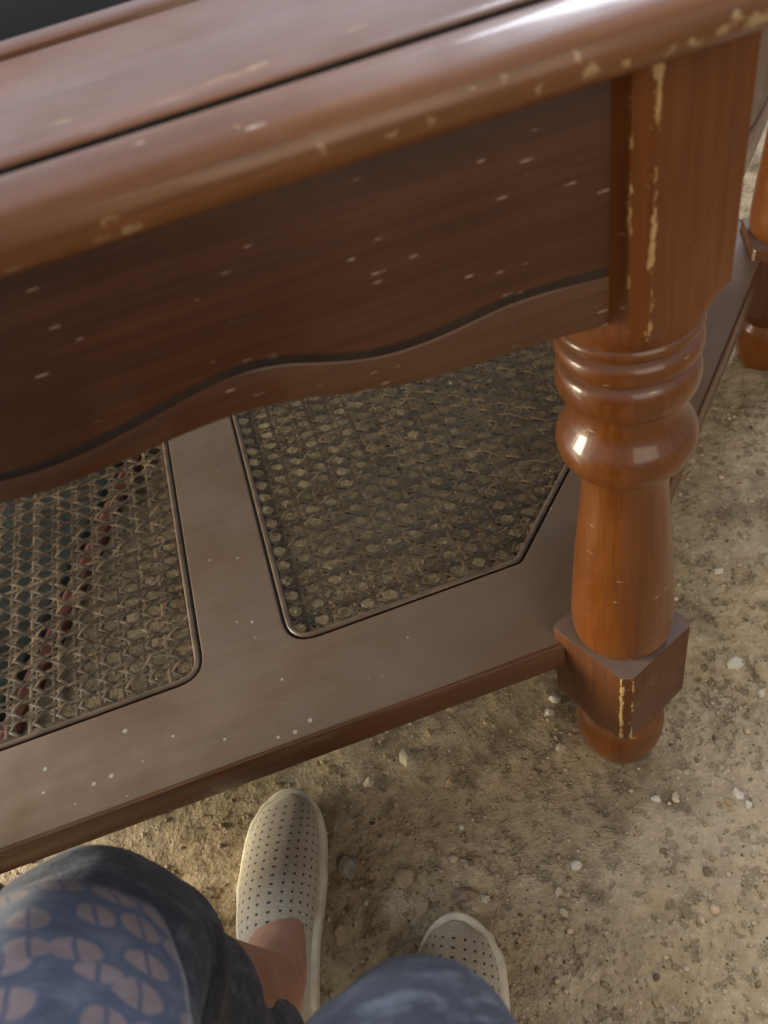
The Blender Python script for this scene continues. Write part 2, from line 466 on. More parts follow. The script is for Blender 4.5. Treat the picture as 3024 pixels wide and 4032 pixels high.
def copy_child(o, parent):
    c = o.copy()
    col.objects.link(c)
    c.parent = parent
    return c


# top rails (one per side, mitred)
prof = [(-0.131, 0.752), (0.064, 0.752), (0.070, 0.7525), (0.077, 0.7545), (0.083, 0.7575), (0.0875, 0.762), (0.0893, 0.767), (0.0885, 0.7725),
        (0.0845, 0.7775), (0.078, 0.7815), (0.0715, 0.7845), (0.0665, 0.7864), (0.0630, 0.7868), (0.0615, 0.7862), (0.0598, 0.7850), (0.0590, 0.7800), (0.0532, 0.7800), (0.0530, 0.7862),
        (0.0515, 0.7876), (0.0480, 0.7885), (0.0430, 0.7888), (-0.0930, 0.7888), (-0.0945, 0.7880), (-0.0955, 0.7845), (-0.1040, 0.7845),
        (-0.1050, 0.7890), (-0.1075, 0.7908), (-0.1130, 0.7918), (-0.1230, 0.7914), (-0.1285, 0.7898), (-0.1310, 0.7870)]
NS = 13
TV, TF = [], []
for i in range(NS):
    t = -1 + 2 * i / (NS - 1)
    for q, z in prof:
        TV.append((t * (R0 + q) * T8, -(R0 + q), z))
TF = grid_faces(NS, len(prof), True)
TF = [tuple(reversed(f)) for f in TF]
TF.append(tuple(range(len(prof))))
TF.append(tuple(reversed([(NS - 1) * len(prof) + j for j in range(len(prof))])))
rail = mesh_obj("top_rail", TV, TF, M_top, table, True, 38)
def groove_faces(o):
    o.data.materials.append(M_groove)
    for p in o.data.polygons:
        if len(p.vertices) == 4:
            q = -p.center.y - R0
            if (0.0525 < q < 0.0595 and p.center.z < 0.7835) or (-0.1044 < q < -0.0948 and p.center.z < 0.7870):
                p.material_index = 1


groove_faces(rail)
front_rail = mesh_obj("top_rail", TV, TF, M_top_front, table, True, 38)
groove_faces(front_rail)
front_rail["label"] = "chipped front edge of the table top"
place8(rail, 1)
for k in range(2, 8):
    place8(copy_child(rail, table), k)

# glass insert
ga = R0 - 0.1315
gv = []
for z in (0.7815, 0.7868):
    for k in range(8):
        a = math.pi / 8 + k * math.pi / 4
        gv.append((ga / math.cos(math.pi / 8) * math.cos(a), ga / math.cos(math.pi / 8) * math.sin(a), z))
gf = [tuple(reversed(range(8))), tuple(range(8, 16))] + [(k, (k + 1) % 8, 8 + (k + 1) % 8, 8 + k) for k in range(8)]
glass = mesh_obj("glass_panel", gv, gf, M_glass, table, False)
# rebate ledge that carries the glass
lv, lf = [], []
for k in range(8):
    a = math.pi / 8 + k * math.pi / 4
    for r_, z in ((R0 - 0.1315, 0.7812), (R0 - 0.155, 0.7812), (R0 - 0.155, 0.756), (R0 - 0.1315, 0.756)):
        rr = r_ / math.cos(math.pi / 8)
        lv.append((rr * math.cos(a), rr * math.sin(a), z))
for k in range(8):
    for j in range(4):
        a, b = k * 4 + j, k * 4 + (j + 1) % 4
        c_, d_ = ((k + 1) % 8) * 4 + (j + 1) % 4, ((k + 1) % 8) * 4 + j
        lf.append((a, d_, c_, b))
mesh_obj("glass_ledge", lv, lf, M_apron, table, False)

# aprons: x measured in the world frame of the front side, mirrored about the side's middle
half_g = [(-0.0325, 0.636), (-0.062, 0.6395), (-0.094, 0.6405), (-0.116, 0.6372), (-0.140, 0.6340), (-0.169, 0.6345), (-0.197, 0.6420), (-0.2225, 0.6522), (-0.2500, 0.6545),
          (-0.280, 0.6490), (-0.310, 0.6425), (-0.338, 0.6375), (-0.360, 0.6362)]
half_b = [(-0.0325, 0.6005), (-0.066, 0.6045), (-0.0975, 0.6050), (-0.130, 0.6058), (-0.159, 0.6085), (-0.190, 0.6150), (-0.216, 0.6225), (-0.255, 0.6275), (-0.289, 0.6255),
          (-0.325, 0.6215), (-0.360, 0.6190)]


def curve_fn(pts):
    px = np.array([p[0] for p in pts][::-1])
    pz = np.array([p[1] for p in pts][::-1])

    def f(x):
        if x < -S / 2: x = -S - x
        # smooth by averaging neighbours
        return float(np.mean([np.interp(np.clip(x + d, px[0], px[-1]), px, pz) for d in (-0.012, -0.006, 0, 0.006, 0.012)]))
    return f


gfn, bfn = curve_fn(half_g), curve_fn(half_b)
YA = -0.0415
NX = 97
AX = np.linspace(-S + 0.0325, -0.0325, NX)


def slab(name, lo, hi, y0, y1, mat, bev, parent):
    """board between two curves, front face at y0 (towards the viewer), rounded front edges"""
    V, F = [], []
    m = 8
    for x in AX:
        a, b = lo(x), hi(x)
        ring = [(y1, a), (y0 + bev, a), (y0 + bev * 0.3, a + bev * 0.3), (y0, a + bev), (y0, b - bev), (y0 + bev * 0.3, b - bev * 0.3), (y0 + bev, b), (y1, b)]
        for y, z in ring:
            V.append((x + S / 2, y - R0, z))
    F = [tuple(reversed(f)) for f in grid_faces(NX, m, True)]
    F.append(tuple(range(m)))
    F.append(tuple(reversed([(NX - 1) * m + j for j in range(m)])))
    return mesh_obj(name, V, F, mat, parent, True, 50)


GW = 0.0025
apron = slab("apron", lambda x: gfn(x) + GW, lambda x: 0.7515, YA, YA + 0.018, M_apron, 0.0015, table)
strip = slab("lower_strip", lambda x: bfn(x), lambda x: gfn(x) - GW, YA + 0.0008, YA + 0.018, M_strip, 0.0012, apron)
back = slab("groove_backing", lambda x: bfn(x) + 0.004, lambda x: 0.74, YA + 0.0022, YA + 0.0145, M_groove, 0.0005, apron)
for k in range(1, 8):
    c_ = copy_child(apron, table)
    place8(c_, k)
    copy_child(strip, c_)
    copy_child(back, c_)


# legs
def sq_ring(a, c, n=None):
    """chamfered square outline with true corner vertices (front corners chamfered at y=-a)"""
    b = 0.003
    C = [(a, a - b), (a - b, a), (-a + b, a), (-a, a - b), (-a, -a + c), (-a + c, -a), (a - c, -a), (a, -a + c)]
    P = []
    for k in range(8):
        p, q = C[k], C[(k + 1) % 8]
        m = 4 if k % 2 == 0 else 16
        for t in range(m):
            P.append((p[0] + (q[0] - p[0]) * t / m, p[1] + (q[1] - p[1]) * t / m))
    return P


def loft(rings, close=True):
    m = len(rings[0])
    V = [p for r_ in rings for p in r_]
    F = grid_faces(len(rings), m, True)
    F.append(tuple(reversed(range(m))))
    F.append(tuple((len(rings) - 1) * m + j for j in range(m)))
    return V, F


NSQ = 96


def blend(a, c, r, t, z):
    sq = sq_ring(a, c, n=NSQ)
    out = []
    for j, (x, y) in enumerate(sq):
        l = math.hypot(x, y)
        tgt = min(l, (1 - t) * l + t * r) if l > r else l + (r - l) * t
        out.append((x / l * tgt, y / l * tgt, z))
    return out


def turned(pts, n=None):
    return pts


bead = lambda zc, hh, r_, r_in, n=9: [(r_in + (r_ - r_in) * math.sqrt(max(0, 1 - (2 * i / (n - 1) - 1) ** 2)), zc + hh - 2 * hh * i / (n - 1)) for i in range(n)]
shaft_prof = [(0.0440, 0.578), (0.0474, 0.5750), (0.0480, 0.5725), (0.0472, 0.5695), (0.0432, 0.5665)]
shaft_prof += bead(0.5555, 0.0095, 0.0487, 0.0430)
shaft_prof += bead(0.5300, 0.0150, 0.0490, 0.0420, 13)
shaft_prof += [(0.0398, 0.5140), (0.0390, 0.5090), (0.0390, 0.5030), (0.0400, 0.4970), (0.0428, 0.4905)]
shaft_prof += [(0.0468, 0.4845), (0.0496, 0.4785), (0.0507, 0.4715), (0.0500, 0.4650), (0.0482, 0.4590), (0.0445, 0.4535), (0.0395, 0.4500), (0.0352, 0.4480), (0.0336, 0.4455)]
vase = catmull([(0.0334, 0.432), (0.0337, 0.412), (0.0375, 0.368), (0.0420, 0.315), (0.0450, 0.268), (0.0457, 0.244), (0.0448, 0.233), (0.0425, 0.2265), (0.0395, 0.2235)], 34)
shaft_prof += [tuple(p) for p in vase] + [(0.039, 0.221)]
foot_prof = [(0.0365, 0.090), (0.0375, 0.084), (0.0420, 0.078), (0.0452, 0.068), (0.0463, 0.054), (0.0455, 0.040), (0.0430, 0.026), (0.0395, 0.014), (0.0355, 0.005), (0.0320, -0.003)]


def build_leg():
    V, F = lathe(shaft_prof, 72)
    leg = mesh_obj("leg", V, F, M_leg, table, True, 55)
    rings = [blend(LEG_A, LEG_C, 0.0455, t, z) for t, z in ((1.0, 0.5735), (0.985, 0.5755), (0.60, 0.5815), (0.22, 0.5885), (0.0, 0.5945), (0, 0.61), (0, 0.70), (0, 0.7515))]
    V, F = loft(rings)
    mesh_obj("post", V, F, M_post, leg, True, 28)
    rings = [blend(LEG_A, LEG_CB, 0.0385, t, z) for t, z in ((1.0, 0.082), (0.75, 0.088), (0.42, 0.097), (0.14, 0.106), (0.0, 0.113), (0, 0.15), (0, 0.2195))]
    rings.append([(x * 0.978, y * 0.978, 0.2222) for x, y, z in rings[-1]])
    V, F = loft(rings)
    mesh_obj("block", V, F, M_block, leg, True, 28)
    V, F = lathe(foot_prof, 56)
    mesh_obj("foot", V, F, M_leg, leg, True, 60)
    return leg


leg0 = build_leg()
kids = list(leg0.children)
place8(leg0, 0, (S / 2, -R0, 0), math.pi / 8)
for k in range(1, 8):
    lg = copy_child(leg0, table)
    place8(lg, k, (S / 2, -R0, 0), math.pi / 8)
    for ch in kids:
        copy_child(ch, lg)

# shelf -------------------------------------------------------------
ZS, TS = 0.2061, 0.0376
SH = 0.0105                                   # shelf edge set in from the leg line
DX1, DX2 = -0.4045 + S / 2, -0.3136 + S / 2   # divider edges, table frame


def octo(ap):
    rr = ap / math.cos(math.pi / 8)
    return [(rr * math.cos(-math.pi / 8 * 3 - math.pi / 4 * 0 + k * math.pi / 4), rr * math.sin(-math.pi / 8 * 3 + k * math.pi / 4)) for k in range(8)]


def clip_half(poly, nx, ny, d):
    out = []
    for i in range(len(poly)):
        a, b = poly[i], poly[(i + 1) % len(poly)]
        da, db = a[0] * nx + a[1] * ny - d, b[0] * nx + b[1] * ny - d
        if da <= 0: out.append(a)
        if da * db < 0:
            t = da / (da - db)
            out.append((a[0] + t * (b[0] - a[0]), a[1] + t * (b[1] - a[1])))
    return out


def round_poly(poly, radii, n=7):
    out = []
    m = len(poly)
    for i in range(m):
        p, a, b = np.array(poly[i]), np.array(poly[i - 1]), np.array(poly[(i + 1) % m])
        u, v = (a - p) / np.linalg.norm(a - p), (b - p) / np.linalg.norm(b - p)
        ang = math.acos(np.clip(u @ v, -1, 1))
        t = radii[i] / math.tan(ang / 2)
        for s in range(n + 1):
            w = s / n
            q = (1 - w) ** 2 * (p + u * t) + 2 * w * (1 - w) * p + w * w * (p + v * t)
            out.append((float(q[0]), float(q[1])))
    return out


inner = octo(R0 - SH - 0.1125)
holeR = clip_half(inner, -1, 0, -DX2)
holeL = clip_half(inner, 1, 0, DX1)


def radii_for(poly, xd, r):
    return [r if abs(p[0] - xd) < 1e-4 else 0.014 for p in poly]


holeR = round_poly(holeR, radii_for(holeR, DX2, 0.036))
holeL = round_poly(holeL, radii_for(holeL, DX1, 0.030))


def curve_plate(name, loops, z0, z1, mat, parent, bevel=0.0015):
    cu = bpy.data.curves.new(name, 'CURVE')
    cu.dimensions = '2D'
    cu.fill_mode = 'BOTH'
    cu.extrude = (z1 - z0) / 2 - bevel
    cu.bevel_depth = bevel
    cu.bevel_resolution = 2
    cu.offset = -bevel
    for lp in loops:
        sp = cu.splines.new('POLY')
        sp.points.add(len(lp) - 1)
        for pt, (x, y) in zip(sp.points, lp):
            pt.co = (x, y, 0, 1)
        sp.use_cyclic_u = True
    tmp = bpy.data.objects.new(name, cu)
    col.objects.link(tmp)
    dg = bpy.context.evaluated_depsgraph_get()
    dg.update()
    me = bpy.data.meshes.new_from_object(tmp.evaluated_get(dg))
    bpy.data.objects.remove(tmp)
    bpy.data.curves.remove(cu)
    me.name = name
    me.transform(Matrix.Translation((0, 0, (z0 + z1) / 2)))
    me.materials.clear()
    me.materials.append(mat)
    me.polygons.foreach_set("use_smooth", [True] * len(me.polygons))
    me.set_sharp_from_angle(angle=R(35))
    o = bpy.data.objects.new(name, me)
    return link(o, parent)


shelf = curve_plate("shelf", [octo(R0 - SH - 0.0042), holeR, holeL], ZS - TS + 0.001, ZS, M_shelf, table, 0.0016)
# applied edge strips, one per side
for k in range(8):
    ap0, ap1 = R0 - SH - 0.0042, R0 - SH
    V, F = [], []
    for t in (-1, 1):
        for ap_, z in ((ap0, ZS - TS), (ap1 - 0.0012, ZS - TS), (ap1, ZS - TS + 0.002), (ap1, ZS - 0.003), (ap1 - 0.0015, ZS - 0.0008), (ap0, ZS - 0.0006)):
            V.append((t * ap_ * T8, -ap_, z))
    F = [tuple(reversed(f)) for f in grid_faces(2, 6, True)] + [tuple(range(6)), tuple(reversed(range(6, 12)))]
    if k == 0:
        es0 = mesh_obj("edge_strip", V, F, M_edge, shelf, True, 40)
    else:
        place8(copy_child(es0, shelf), k)


def offset_loop(lp, d):
    """move a counter-clockwise convex loop inwards by d"""
    out = []
    m = len(lp)
    for i in range(m):
        a, b = np.array(lp[i - 2]), np.array(lp[(i + 2) % m])
        t = (b - a) / (np.linalg.norm(b - a) + 1e-12)
        out.append((lp[i][0] - t[1] * d, lp[i][1] + t[0] * d))
    return out


def tube_loop(name, lp, z, ry, rz, mat, parent, seg=10):
    V = []
    m = len(lp)
    for i in range(m):
        a, b = np.array(lp[i - 1]), np.array(lp[(i + 1) % m])
        t = (b - a) / (np.linalg.norm(b - a) + 1e-12)
        nn = np.array((t[1], -t[0]))
        for j in range(seg):
            an = 2 * math.pi * j / seg
            V.append((lp[i][0] + nn[0] * ry * math.cos(an), lp[i][1] + nn[1] * ry * math.cos(an), z + rz * math.sin(an)))
    F = []
    for i in range(m):
        for j in range(seg):
            k, l = (i + 1) % m, (j + 1) % seg
            F.append((i * seg + j, k * seg + j, k * seg + l, i * seg + l))
    return mesh_obj(name, V, F, mat, parent)


def densify(lp, step=0.02):
    out = []
    m = len(lp)
    for i in range(m):
        a, b = np.array(lp[i]), np.array(lp[(i + 1) % m])
        n_ = max(1, int(np.linalg.norm(b - a) / step))
        for s in range(n_):
            out.append(tuple(a + (b - a) * s / n_))
    return out


PX, PY = 0.0258, 0.0237
OX, OY = -0.530 + S / 2, 0.2435 - R0          # a hole centre, table frame


def clip_line(p, d, poly):
    t0, t1 = -10.0, 10.0
    m = len(poly)
    for i in range(m):
        a, b = poly[i], poly[(i + 1) % m]
        ex, ey = b[0] - a[0], b[1] - a[1]
        L = math.hypot(ex, ey)
        if L < 1e-7: continue
        nx, ny = ey / L, -ex / L             # outward for counter-clockwise
        den = nx * d[0] + ny * d[1]
        num = nx * (a[0] - p[0]) + ny * (a[1] - p[1])
        if abs(den) < 1e-9:
            if num < 0: return None
            continue
        t = num / den
        if den > 0: t1 = min(t1, t)
        else: t0 = max(t0, t)
    return (t0, t1) if t1 - t0 > 0.004 else None


def cane_panel(name, loop, seed):
    rg = np.random.default_rng(seed)
    x0, x1 = min(p[0] for p in loop), max(p[0] for p in loop)
    y0, y1 = min(p[1] for p in loop), max(p[1] for p in loop)
    W = 0.0050
    strands = []
    kx0, kx1 = int((x0 - OX) / PX) - 2, int((x1 - OX) / PX) + 2
    ky0, ky1 = int((y0 - OY) / PY) - 2, int((y1 - OY) / PY) + 2
    for k in range(kx0, kx1):
        for s in (-1, 1):
            strands.append(((OX + (k + 0.5) * PX + s * 0.0031, 0), (0, 1), W, 0.0000, PY, 0.0008 * s))
    for k in range(ky0, ky1):
        for s in (-1, 1):
            strands.append(((0, OY + (k + 0.5) * PY + s * 0.0030), (1, 0), W, 0.0003, PX, -0.0008 * s))
    ln = math.hypot(PX, PY)
    for k in range(kx0 - ky1 - 4, kx1 - ky0 + 4):
        strands.append(((OX + (k + 0.5) * PX, OY), (PX / ln, PY / ln), 0.0042, 0.0008, ln / 2, 0.0016))
        strands.append(((OX + (k + 0.5 + (ky0 + ky1)) * PX, OY), (-PX / ln, PY / ln), 0.0042, 0.0009, ln / 2, -0.0016))
    # the falling diagonals need their own range
    for k in range(kx0 + ky0 - 4 - (ky0 + ky1), kx1 + ky1 + 4 - (ky0 + ky1)):
        if not (kx0 - ky1 - 4 <= k < kx1 - ky0 + 4):
            strands.append(((OX + (k + 0.5 + (ky0 + ky1)) * PX, OY), (-PX / ln, PY / ln), 0.0042, 0.0009, ln / 2, -0.0016))
    VV, FF, AT = [], [], []
    off = 0
    for p, d, w, z, per, amp in strands:
        c_ = clip_line(p, d, loop)
        if c_ is None: continue
        t0, t1 = c_
        m = max(2, int((t1 - t0) / 0.0055) + 1)
        t = np.linspace(t0, t1, m)
        ph = rg.uniform(-0.3, 0.3)
        wob = 0.0005 * np.sin(t * 37 + rg.uniform(0, 6)) + rg.uniform(-0.0004, 0.0004)
        cx = p[0] + d[0] * t - d[1] * wob
        cy = p[1] + d[1] * t + d[0] * wob
        zz = ZS - 0.0080 + z + amp * np.sin(2 * math.pi * t / (2 * per) + ph) + 0.0015 * np.sin(cx * 21 + cy * 13)
        wd = w * rg.uniform(0.82, 1.05)
        rows = []
        for sgn, dz in ((-0.5, -0.0005), (0, 0.0003), (0.5, -0.0005)):
            rows.append(np.stack([cx - d[1] * wd * sgn, cy + d[0] * wd * sgn, zz + dz], 1))
        V = np.stack(rows, 1).reshape(-1, 3)
        i = np.arange(m - 1)[:, None] * 3 + off
        q = np.concatenate([np.concatenate([i, i + 3, i + 4, i + 1], 1), np.concatenate([i + 1, i + 4, i + 5, i + 2], 1)])
        VV.append(V)
        FF.append(q)
        AT.append(np.full(len(V), rg.random()))
        off += len(V)
    V = np.concatenate(VV)
    F = np.concatenate(FF)
    me = bpy.data.meshes.new(name)
    me.vertices.add(len(V))
    me.vertices.foreach_set("co", V.astype(np.float32).ravel())
    me.loops.add(F.size)
    me.loops.foreach_set("vertex_index", F.astype(np.int32).ravel())
    me.polygons.add(len(F))
    me.polygons.foreach_set("loop_start", np.arange(len(F), dtype=np.int32) * 4)
    me.update(calc_edges=True)
    me.polygons.foreach_set("use_smooth", [True] * len(F))
    me.attributes.new("strand", 'FLOAT', 'POINT').data.foreach_set("value", np.concatenate(AT).astype(np.float32))
    me.materials.append(M_cane)
    o = bpy.data.objects.new(name, me)
    link(o, shelf)
    o["kind"] = "stuff"
    return o


for lp, seed in ((holeR, 3), (holeL, 5)):
    cane_panel("cane_webbing", lp, seed)
    tube_loop("cane_spline", densify(offset_loop(lp, 0.0062)), ZS - 0.0022, 0.0032, 0.0026, M_spline, shelf)
    # sunk rebate floor between frame and spline, reads as the dark groove
    a_, b_ = densify(offset_loop(lp, -0.0005)), densify(offset_loop(lp, 0.0100))
    m = len(a_)
    bl = [min(b_, key=lambda q: (q[0] - p[0]) ** 2 + (q[1] - p[1]) ** 2) for p in a_]
    mesh_obj("groove", [(p[0], p[1], ZS - 0.0048) for p in a_] + [(p[0], p[1], ZS - 0.0048) for p in bl],
             [(i, (i + 1) % m, m + (i + 1) % m, m + i) for i in range(m)], M_rebate, shelf, False)

# ------------------------------------------------------------------ floor mat under the table
d = Vector((0.189, 0.443, 0)).normalized()
nrm = Vector((-d.y, d.x, 0))
P0 = Vector((-0.695, 0.345, 0))


def mat_strip(name, s0, s1, w0, w1, z, th, mat, parent, ns=30, nw=8):
    V = []
    for i in range(ns):
        for j in range(nw):
            s = s0 + (s1 - s0) * i / (ns - 1)
            w = w0 + (w1 - w0) * j / (nw - 1)
            p = P0 + d * s + nrm * (w + 0.006 * mnoise.noise(Vector((s * 5, w * 3, 1))))
            V.append((p.x, p.y, z + th + 0.004 * mnoise.noise(p * 9)))
    for i in range(ns):
        for j in range(nw):
            V.append((V[i * nw + j][0], V[i * nw + j][1], z))
    o_ = ns * nw
    F = grid_faces(ns, nw) + [tuple(reversed(f)) for f in grid_faces(ns, nw, off=o_)]
    for i in range(ns - 1):
        F.append((i * nw, (i + 1) * nw, o_ + (i + 1) * nw, o_ + i * nw))
        F.append((i * nw + nw - 1, o_ + i * nw + nw - 1, o_ + (i + 1) * nw + nw - 1, (i + 1) * nw + nw - 1))
    for j in range(nw - 1):
        F.append((j, o_ + j, o_ + j + 1, j + 1))
        e = (ns - 1) * nw
        F.append((e + j, e + j + 1, o_ + e + j + 1, o_ + e + j))
    return mesh_obj(name, V, F, mat, parent)


mat_root = bpy.data.objects.new("floor_mat", None)
link(mat_root)
tag(mat_root, "dark floor mat with red border lying on the dirt under the cane shelf", "mat")
mat_strip("mat_field", -0.20, 0.75, 0.026, 0.52, -0.002, 0.007, M_mat, mat_root, 40, 20)
mat_strip("mat_border", -0.20, 0.75, 0.0, 0.028, -0.002, 0.010, M_red, mat_root, 40, 5)

# ------------------------------------------------------------------ the seated person
def frames(path):
    T = []
    for i in range(len(path)):
        a, b = path[max(i - 1, 0)], path[min(i + 1, len(path) - 1)]
        T.append((b - a) / np.linalg.norm(b - a))
    return T


def limb(path, radii, n=40, seg=36, wrinkle=0.004, wscale=14, side=(1, 0, 0), squash=1.0, seed=0.0, knots=None, cap=False):
    P = catmull(path, n)
    RR = [r[0] for r in catmull([(r, 0) for r in radii], n)]
    T = frames(P)
    V = []
    for i in range(n):
        t = T[i]
        s = np.array(side, float)
        s = s - t * (s @ t)
        s /= np.linalg.norm(s)
        u = np.cross(t, s)
        for j in range(seg):
            a = 2 * math.pi * j / seg
            dirv = s * math.cos(a) + u * math.sin(a) * squash
            p = P[i] + dirv * RR[i]
            q = Vector(tuple(p * wscale)) + Vector((seed, 0, 0))
            k = wrinkle * mnoise.noise(q) + wrinkle * 0.5 * mnoise.noise(q * 2.3)
            # folds that run around the limb
            k += wrinkle * 0.7 * math.sin(i / n * 46 + 2.2 * math.sin(a + seed) + seed) * (0.5 + 0.5 * math.sin(i / n * 9 + seed))
            k *= min(1.0, (n - 1 - i) / (0.12 * n) + 0.15)
            p = p + dirv * k
            V.append(tuple(p))
    F = grid_faces(n, seg, True)
    if cap:
        F.append(tuple(reversed(range(seg))))
        F.append(tuple((n - 1) * seg + j for j in range(seg)))
    return V, F, P


def join(parts):
    V, F = [], []
    for v, f in parts:
        o_ = len(V)
        V += list(v)
        F += [tuple(i + o_ for i in q) for q in f]
    return V, F


HIPL, HIPR = (-0.49, -0.72, 0.50), (-0.33, -0.74, 0.50)
KNEL, KNER = (-0.440, -0.220, 0.430), (-0.285, -0.332, 0.430)
ANKL, ANKR = (-0.421, -0.150, 0.080), (-0.320, -0.318, 0.085)

# body: one continuous skinned surface
bm_v = [(-0.41, -0.76, 0.50), (-0.43, -0.72, 0.75), (-0.46, -0.66, 1.02), (-0.47, -0.62, 1.22),
        HIPL, (-0.455, -0.47, 0.475), KNEL, (-0.432, -0.190, 0.24), ANKL, (-0.413, -0.06, 0.032), (-0.401, 0.0, 0.026),
        HIPR, (-0.30, -0.53, 0.475), KNER, (-0.295, -0.345, 0.24), ANKR, (-0.288, -0.2505, 0.032), (-0.261, -0.197, 0.026)]
bm_e = [(0, 1), (1, 2), (2, 3), (0, 4), (4, 5), (5, 6), (6, 7), (7, 8), (8, 9), (9, 10), (0, 11), (11, 12), (12, 13), (13, 14), (14, 15), (15, 16), (16, 17)]
bm_r = [(.13, .11), (.125, .10), (.15, .11), (.06, .06),
        (.075, .075), (.068, .068), (.052, .052), (.048, .048), (.034, .038), (.030, .016), (.026, .012),
        (.075, .075), (.068, .068), (.052, .052), (.048, .048), (.034, .038), (.030, .016), (.026, .012)]
me = bpy.data.meshes.new("person")
me.from_pydata(bm_v, bm_e, [])
tmp = bpy.data.objects.new("person_tmp", me)
col.objects.link(tmp)
sk = tmp.modifiers.new("Skin", 'SKIN')
if not me.skin_vertices:
    bpy.context.view_layer.objects.active = tmp
    bpy.ops.mesh.customdata_skin_add()
for i, r_ in enumerate(bm_r):
    me.skin_vertices[0].data[i].radius = r_
    me.skin_vertices[0].data[i].use_root = (i == 0)
ss = tmp.modifiers.new("Sub", 'SUBSURF')
ss.levels = ss.render_levels = 2
dg = bpy.context.evaluated_depsgraph_get()
dg.update()
bm_mesh = bpy.data.meshes.new_from_object(tmp.evaluated_get(dg))
bpy.data.objects.remove(tmp)
bm_mesh.materials.clear()
bm_mesh.materials.append(M_skin)
bm_mesh.polygons.foreach_set("use_smooth", [True] * len(bm_mesh.polygons))
person = bpy.data.objects.new("person", bm_mesh)
link(person)
tag(person, "seated person in blue jeans, leaf-print blue shirt and perforated beige slip-on shoes", "person")

# trousers
vL = limb([HIPL, (-0.472, -0.50, 0.490), (-0.452, -0.33, 0.472), (-0.440, -0.222, 0.430), (-0.444, -0.204, 0.35), (-0.448, -0.206, 0.23), (-0.446, -0.208, 0.130)],
          [0.096, 0.090, 0.080, 0.068, 0.062, 0.059, 0.060], n=70, seg=64, wrinkle=0.0055, seed=1.7)
vR = limb([HIPR, (-0.322, -0.56, 0.488), (-0.290, -0.42, 0.476), (-0.281, -0.336, 0.436), (-0.287, -0.322, 0.34), (-0.305, -0.328, 0.23), (-0.318, -0.328, 0.125)],
          [0.096, 0.088, 0.075, 0.063, 0.059, 0.058, 0.060], n=70, seg=64, wrinkle=0.0075, seed=5.2)
vP = limb([(-0.41, -0.80, 0.42), (-0.41, -0.78, 0.52), (-0.41, -0.775, 0.66), (-0.41, -0.775, 0.74)], [0.15, 0.17, 0.165, 0.15], n=20, seg=40, squash=0.75, wrinkle=0.004, seed=3.0, cap=True)
V, F = join([vL[:2], vR[:2], vP[:2]])
trousers = mesh_obj("trousers", V, F, M_denim, person)
sol_t = trousers.modifiers.new("Solidify", 'SOLIDIFY')
sol_t.thickness = 0.0018
sol_t.offset = -1
trousers["label"] = "faded blue denim jeans with rumpled knees"

# shirt: torso tube and the front panel that lies over the left thigh
vT = limb([(-0.42, -0.775, 0.58), (-0.43, -0.73, 0.75), (-0.455, -0.69, 0.95), (-0.465, -0.655, 1.14), (-0.47, -0.63, 1.25)],
          [0.20, 0.205, 0.205, 0.20, 0.09], n=36, seg=48, squash=0.72, wrinkle=0.006, seed=8.0)
lap_path = [(-0.480, -0.72, 0.512), (-0.472, -0.50, 0.497), (-0.453, -0.34, 0.480), (-0.444, -0.265, 0.460), (-0.441, -0.238, 0.445)]
lapP = catmull(lap_path, 46)
lapR = [r[0] for r in catmull([(0.112, 0), (0.100, 0), (0.088, 0), (0.080, 0), (0.076, 0)], 46)]
lapT = frames(lapP)
LV = []
NA = 44
for i in range(46):
    t = lapT[i]
    s = np.array((1.0, 0, 0)); s -= t * (s @ t); s /= np.linalg.norm(s)
    u = np.array((0, 0, 1.0)); u -= t * (u @ t); u /= np.linalg.norm(u)
    w = i / 45
    a0 = R(-10 + 52 * w ** 2.2) + 0.05 * math.sin(w * 14)
    a1 = R(205)
    for j in range(NA):
        a = a0 + (a1 - a0) * j / (NA - 1)
        dirv = s * math.cos(a) + u * math.sin(a)
        p = lapP[i] + dirv * lapR[i]
        q = Vector(tuple(p * 16))
        p = p + dirv * (0.004 * mnoise.noise(q) + 0.003 * mnoise.noise(q * 2.1) + 0.002)
        LV.append(tuple(p))
LF = [tuple(reversed(f)) for f in grid_faces(46, NA)]
V, F = join([vT[:2], (LV, LF)])
shirt = mesh_obj("shirt", V, F, M_shirt, person)
shirt["label"] = "blue shirt printed with split mauve leaf discs"
uvl = shirt.data.uv_layers.new(name="UVMap")
nT = len(vT[0])
co = [v_.co.copy() for v_ in shirt.data.vertices]
UV = {}
for i in range(len(co)):
    if i < nT:
        k, j = divmod(i, 48)
        UV[i] = (j / 48 * 1.1, co[i].z)
    else:
        k, j = divmod(i - nT, NA)
        UV[i] = ((j / (NA - 1) - 0.3) * 3.19 * 0.088, 2.0 + k / 45 * 0.52)
for lp in shirt.data.loops:
    uvl.data[lp.index].uv = UV[lp.vertex_index]
sol = shirt.modifiers.new("Solidify", 'SOLIDIFY')
sol.thickness = 0.0016


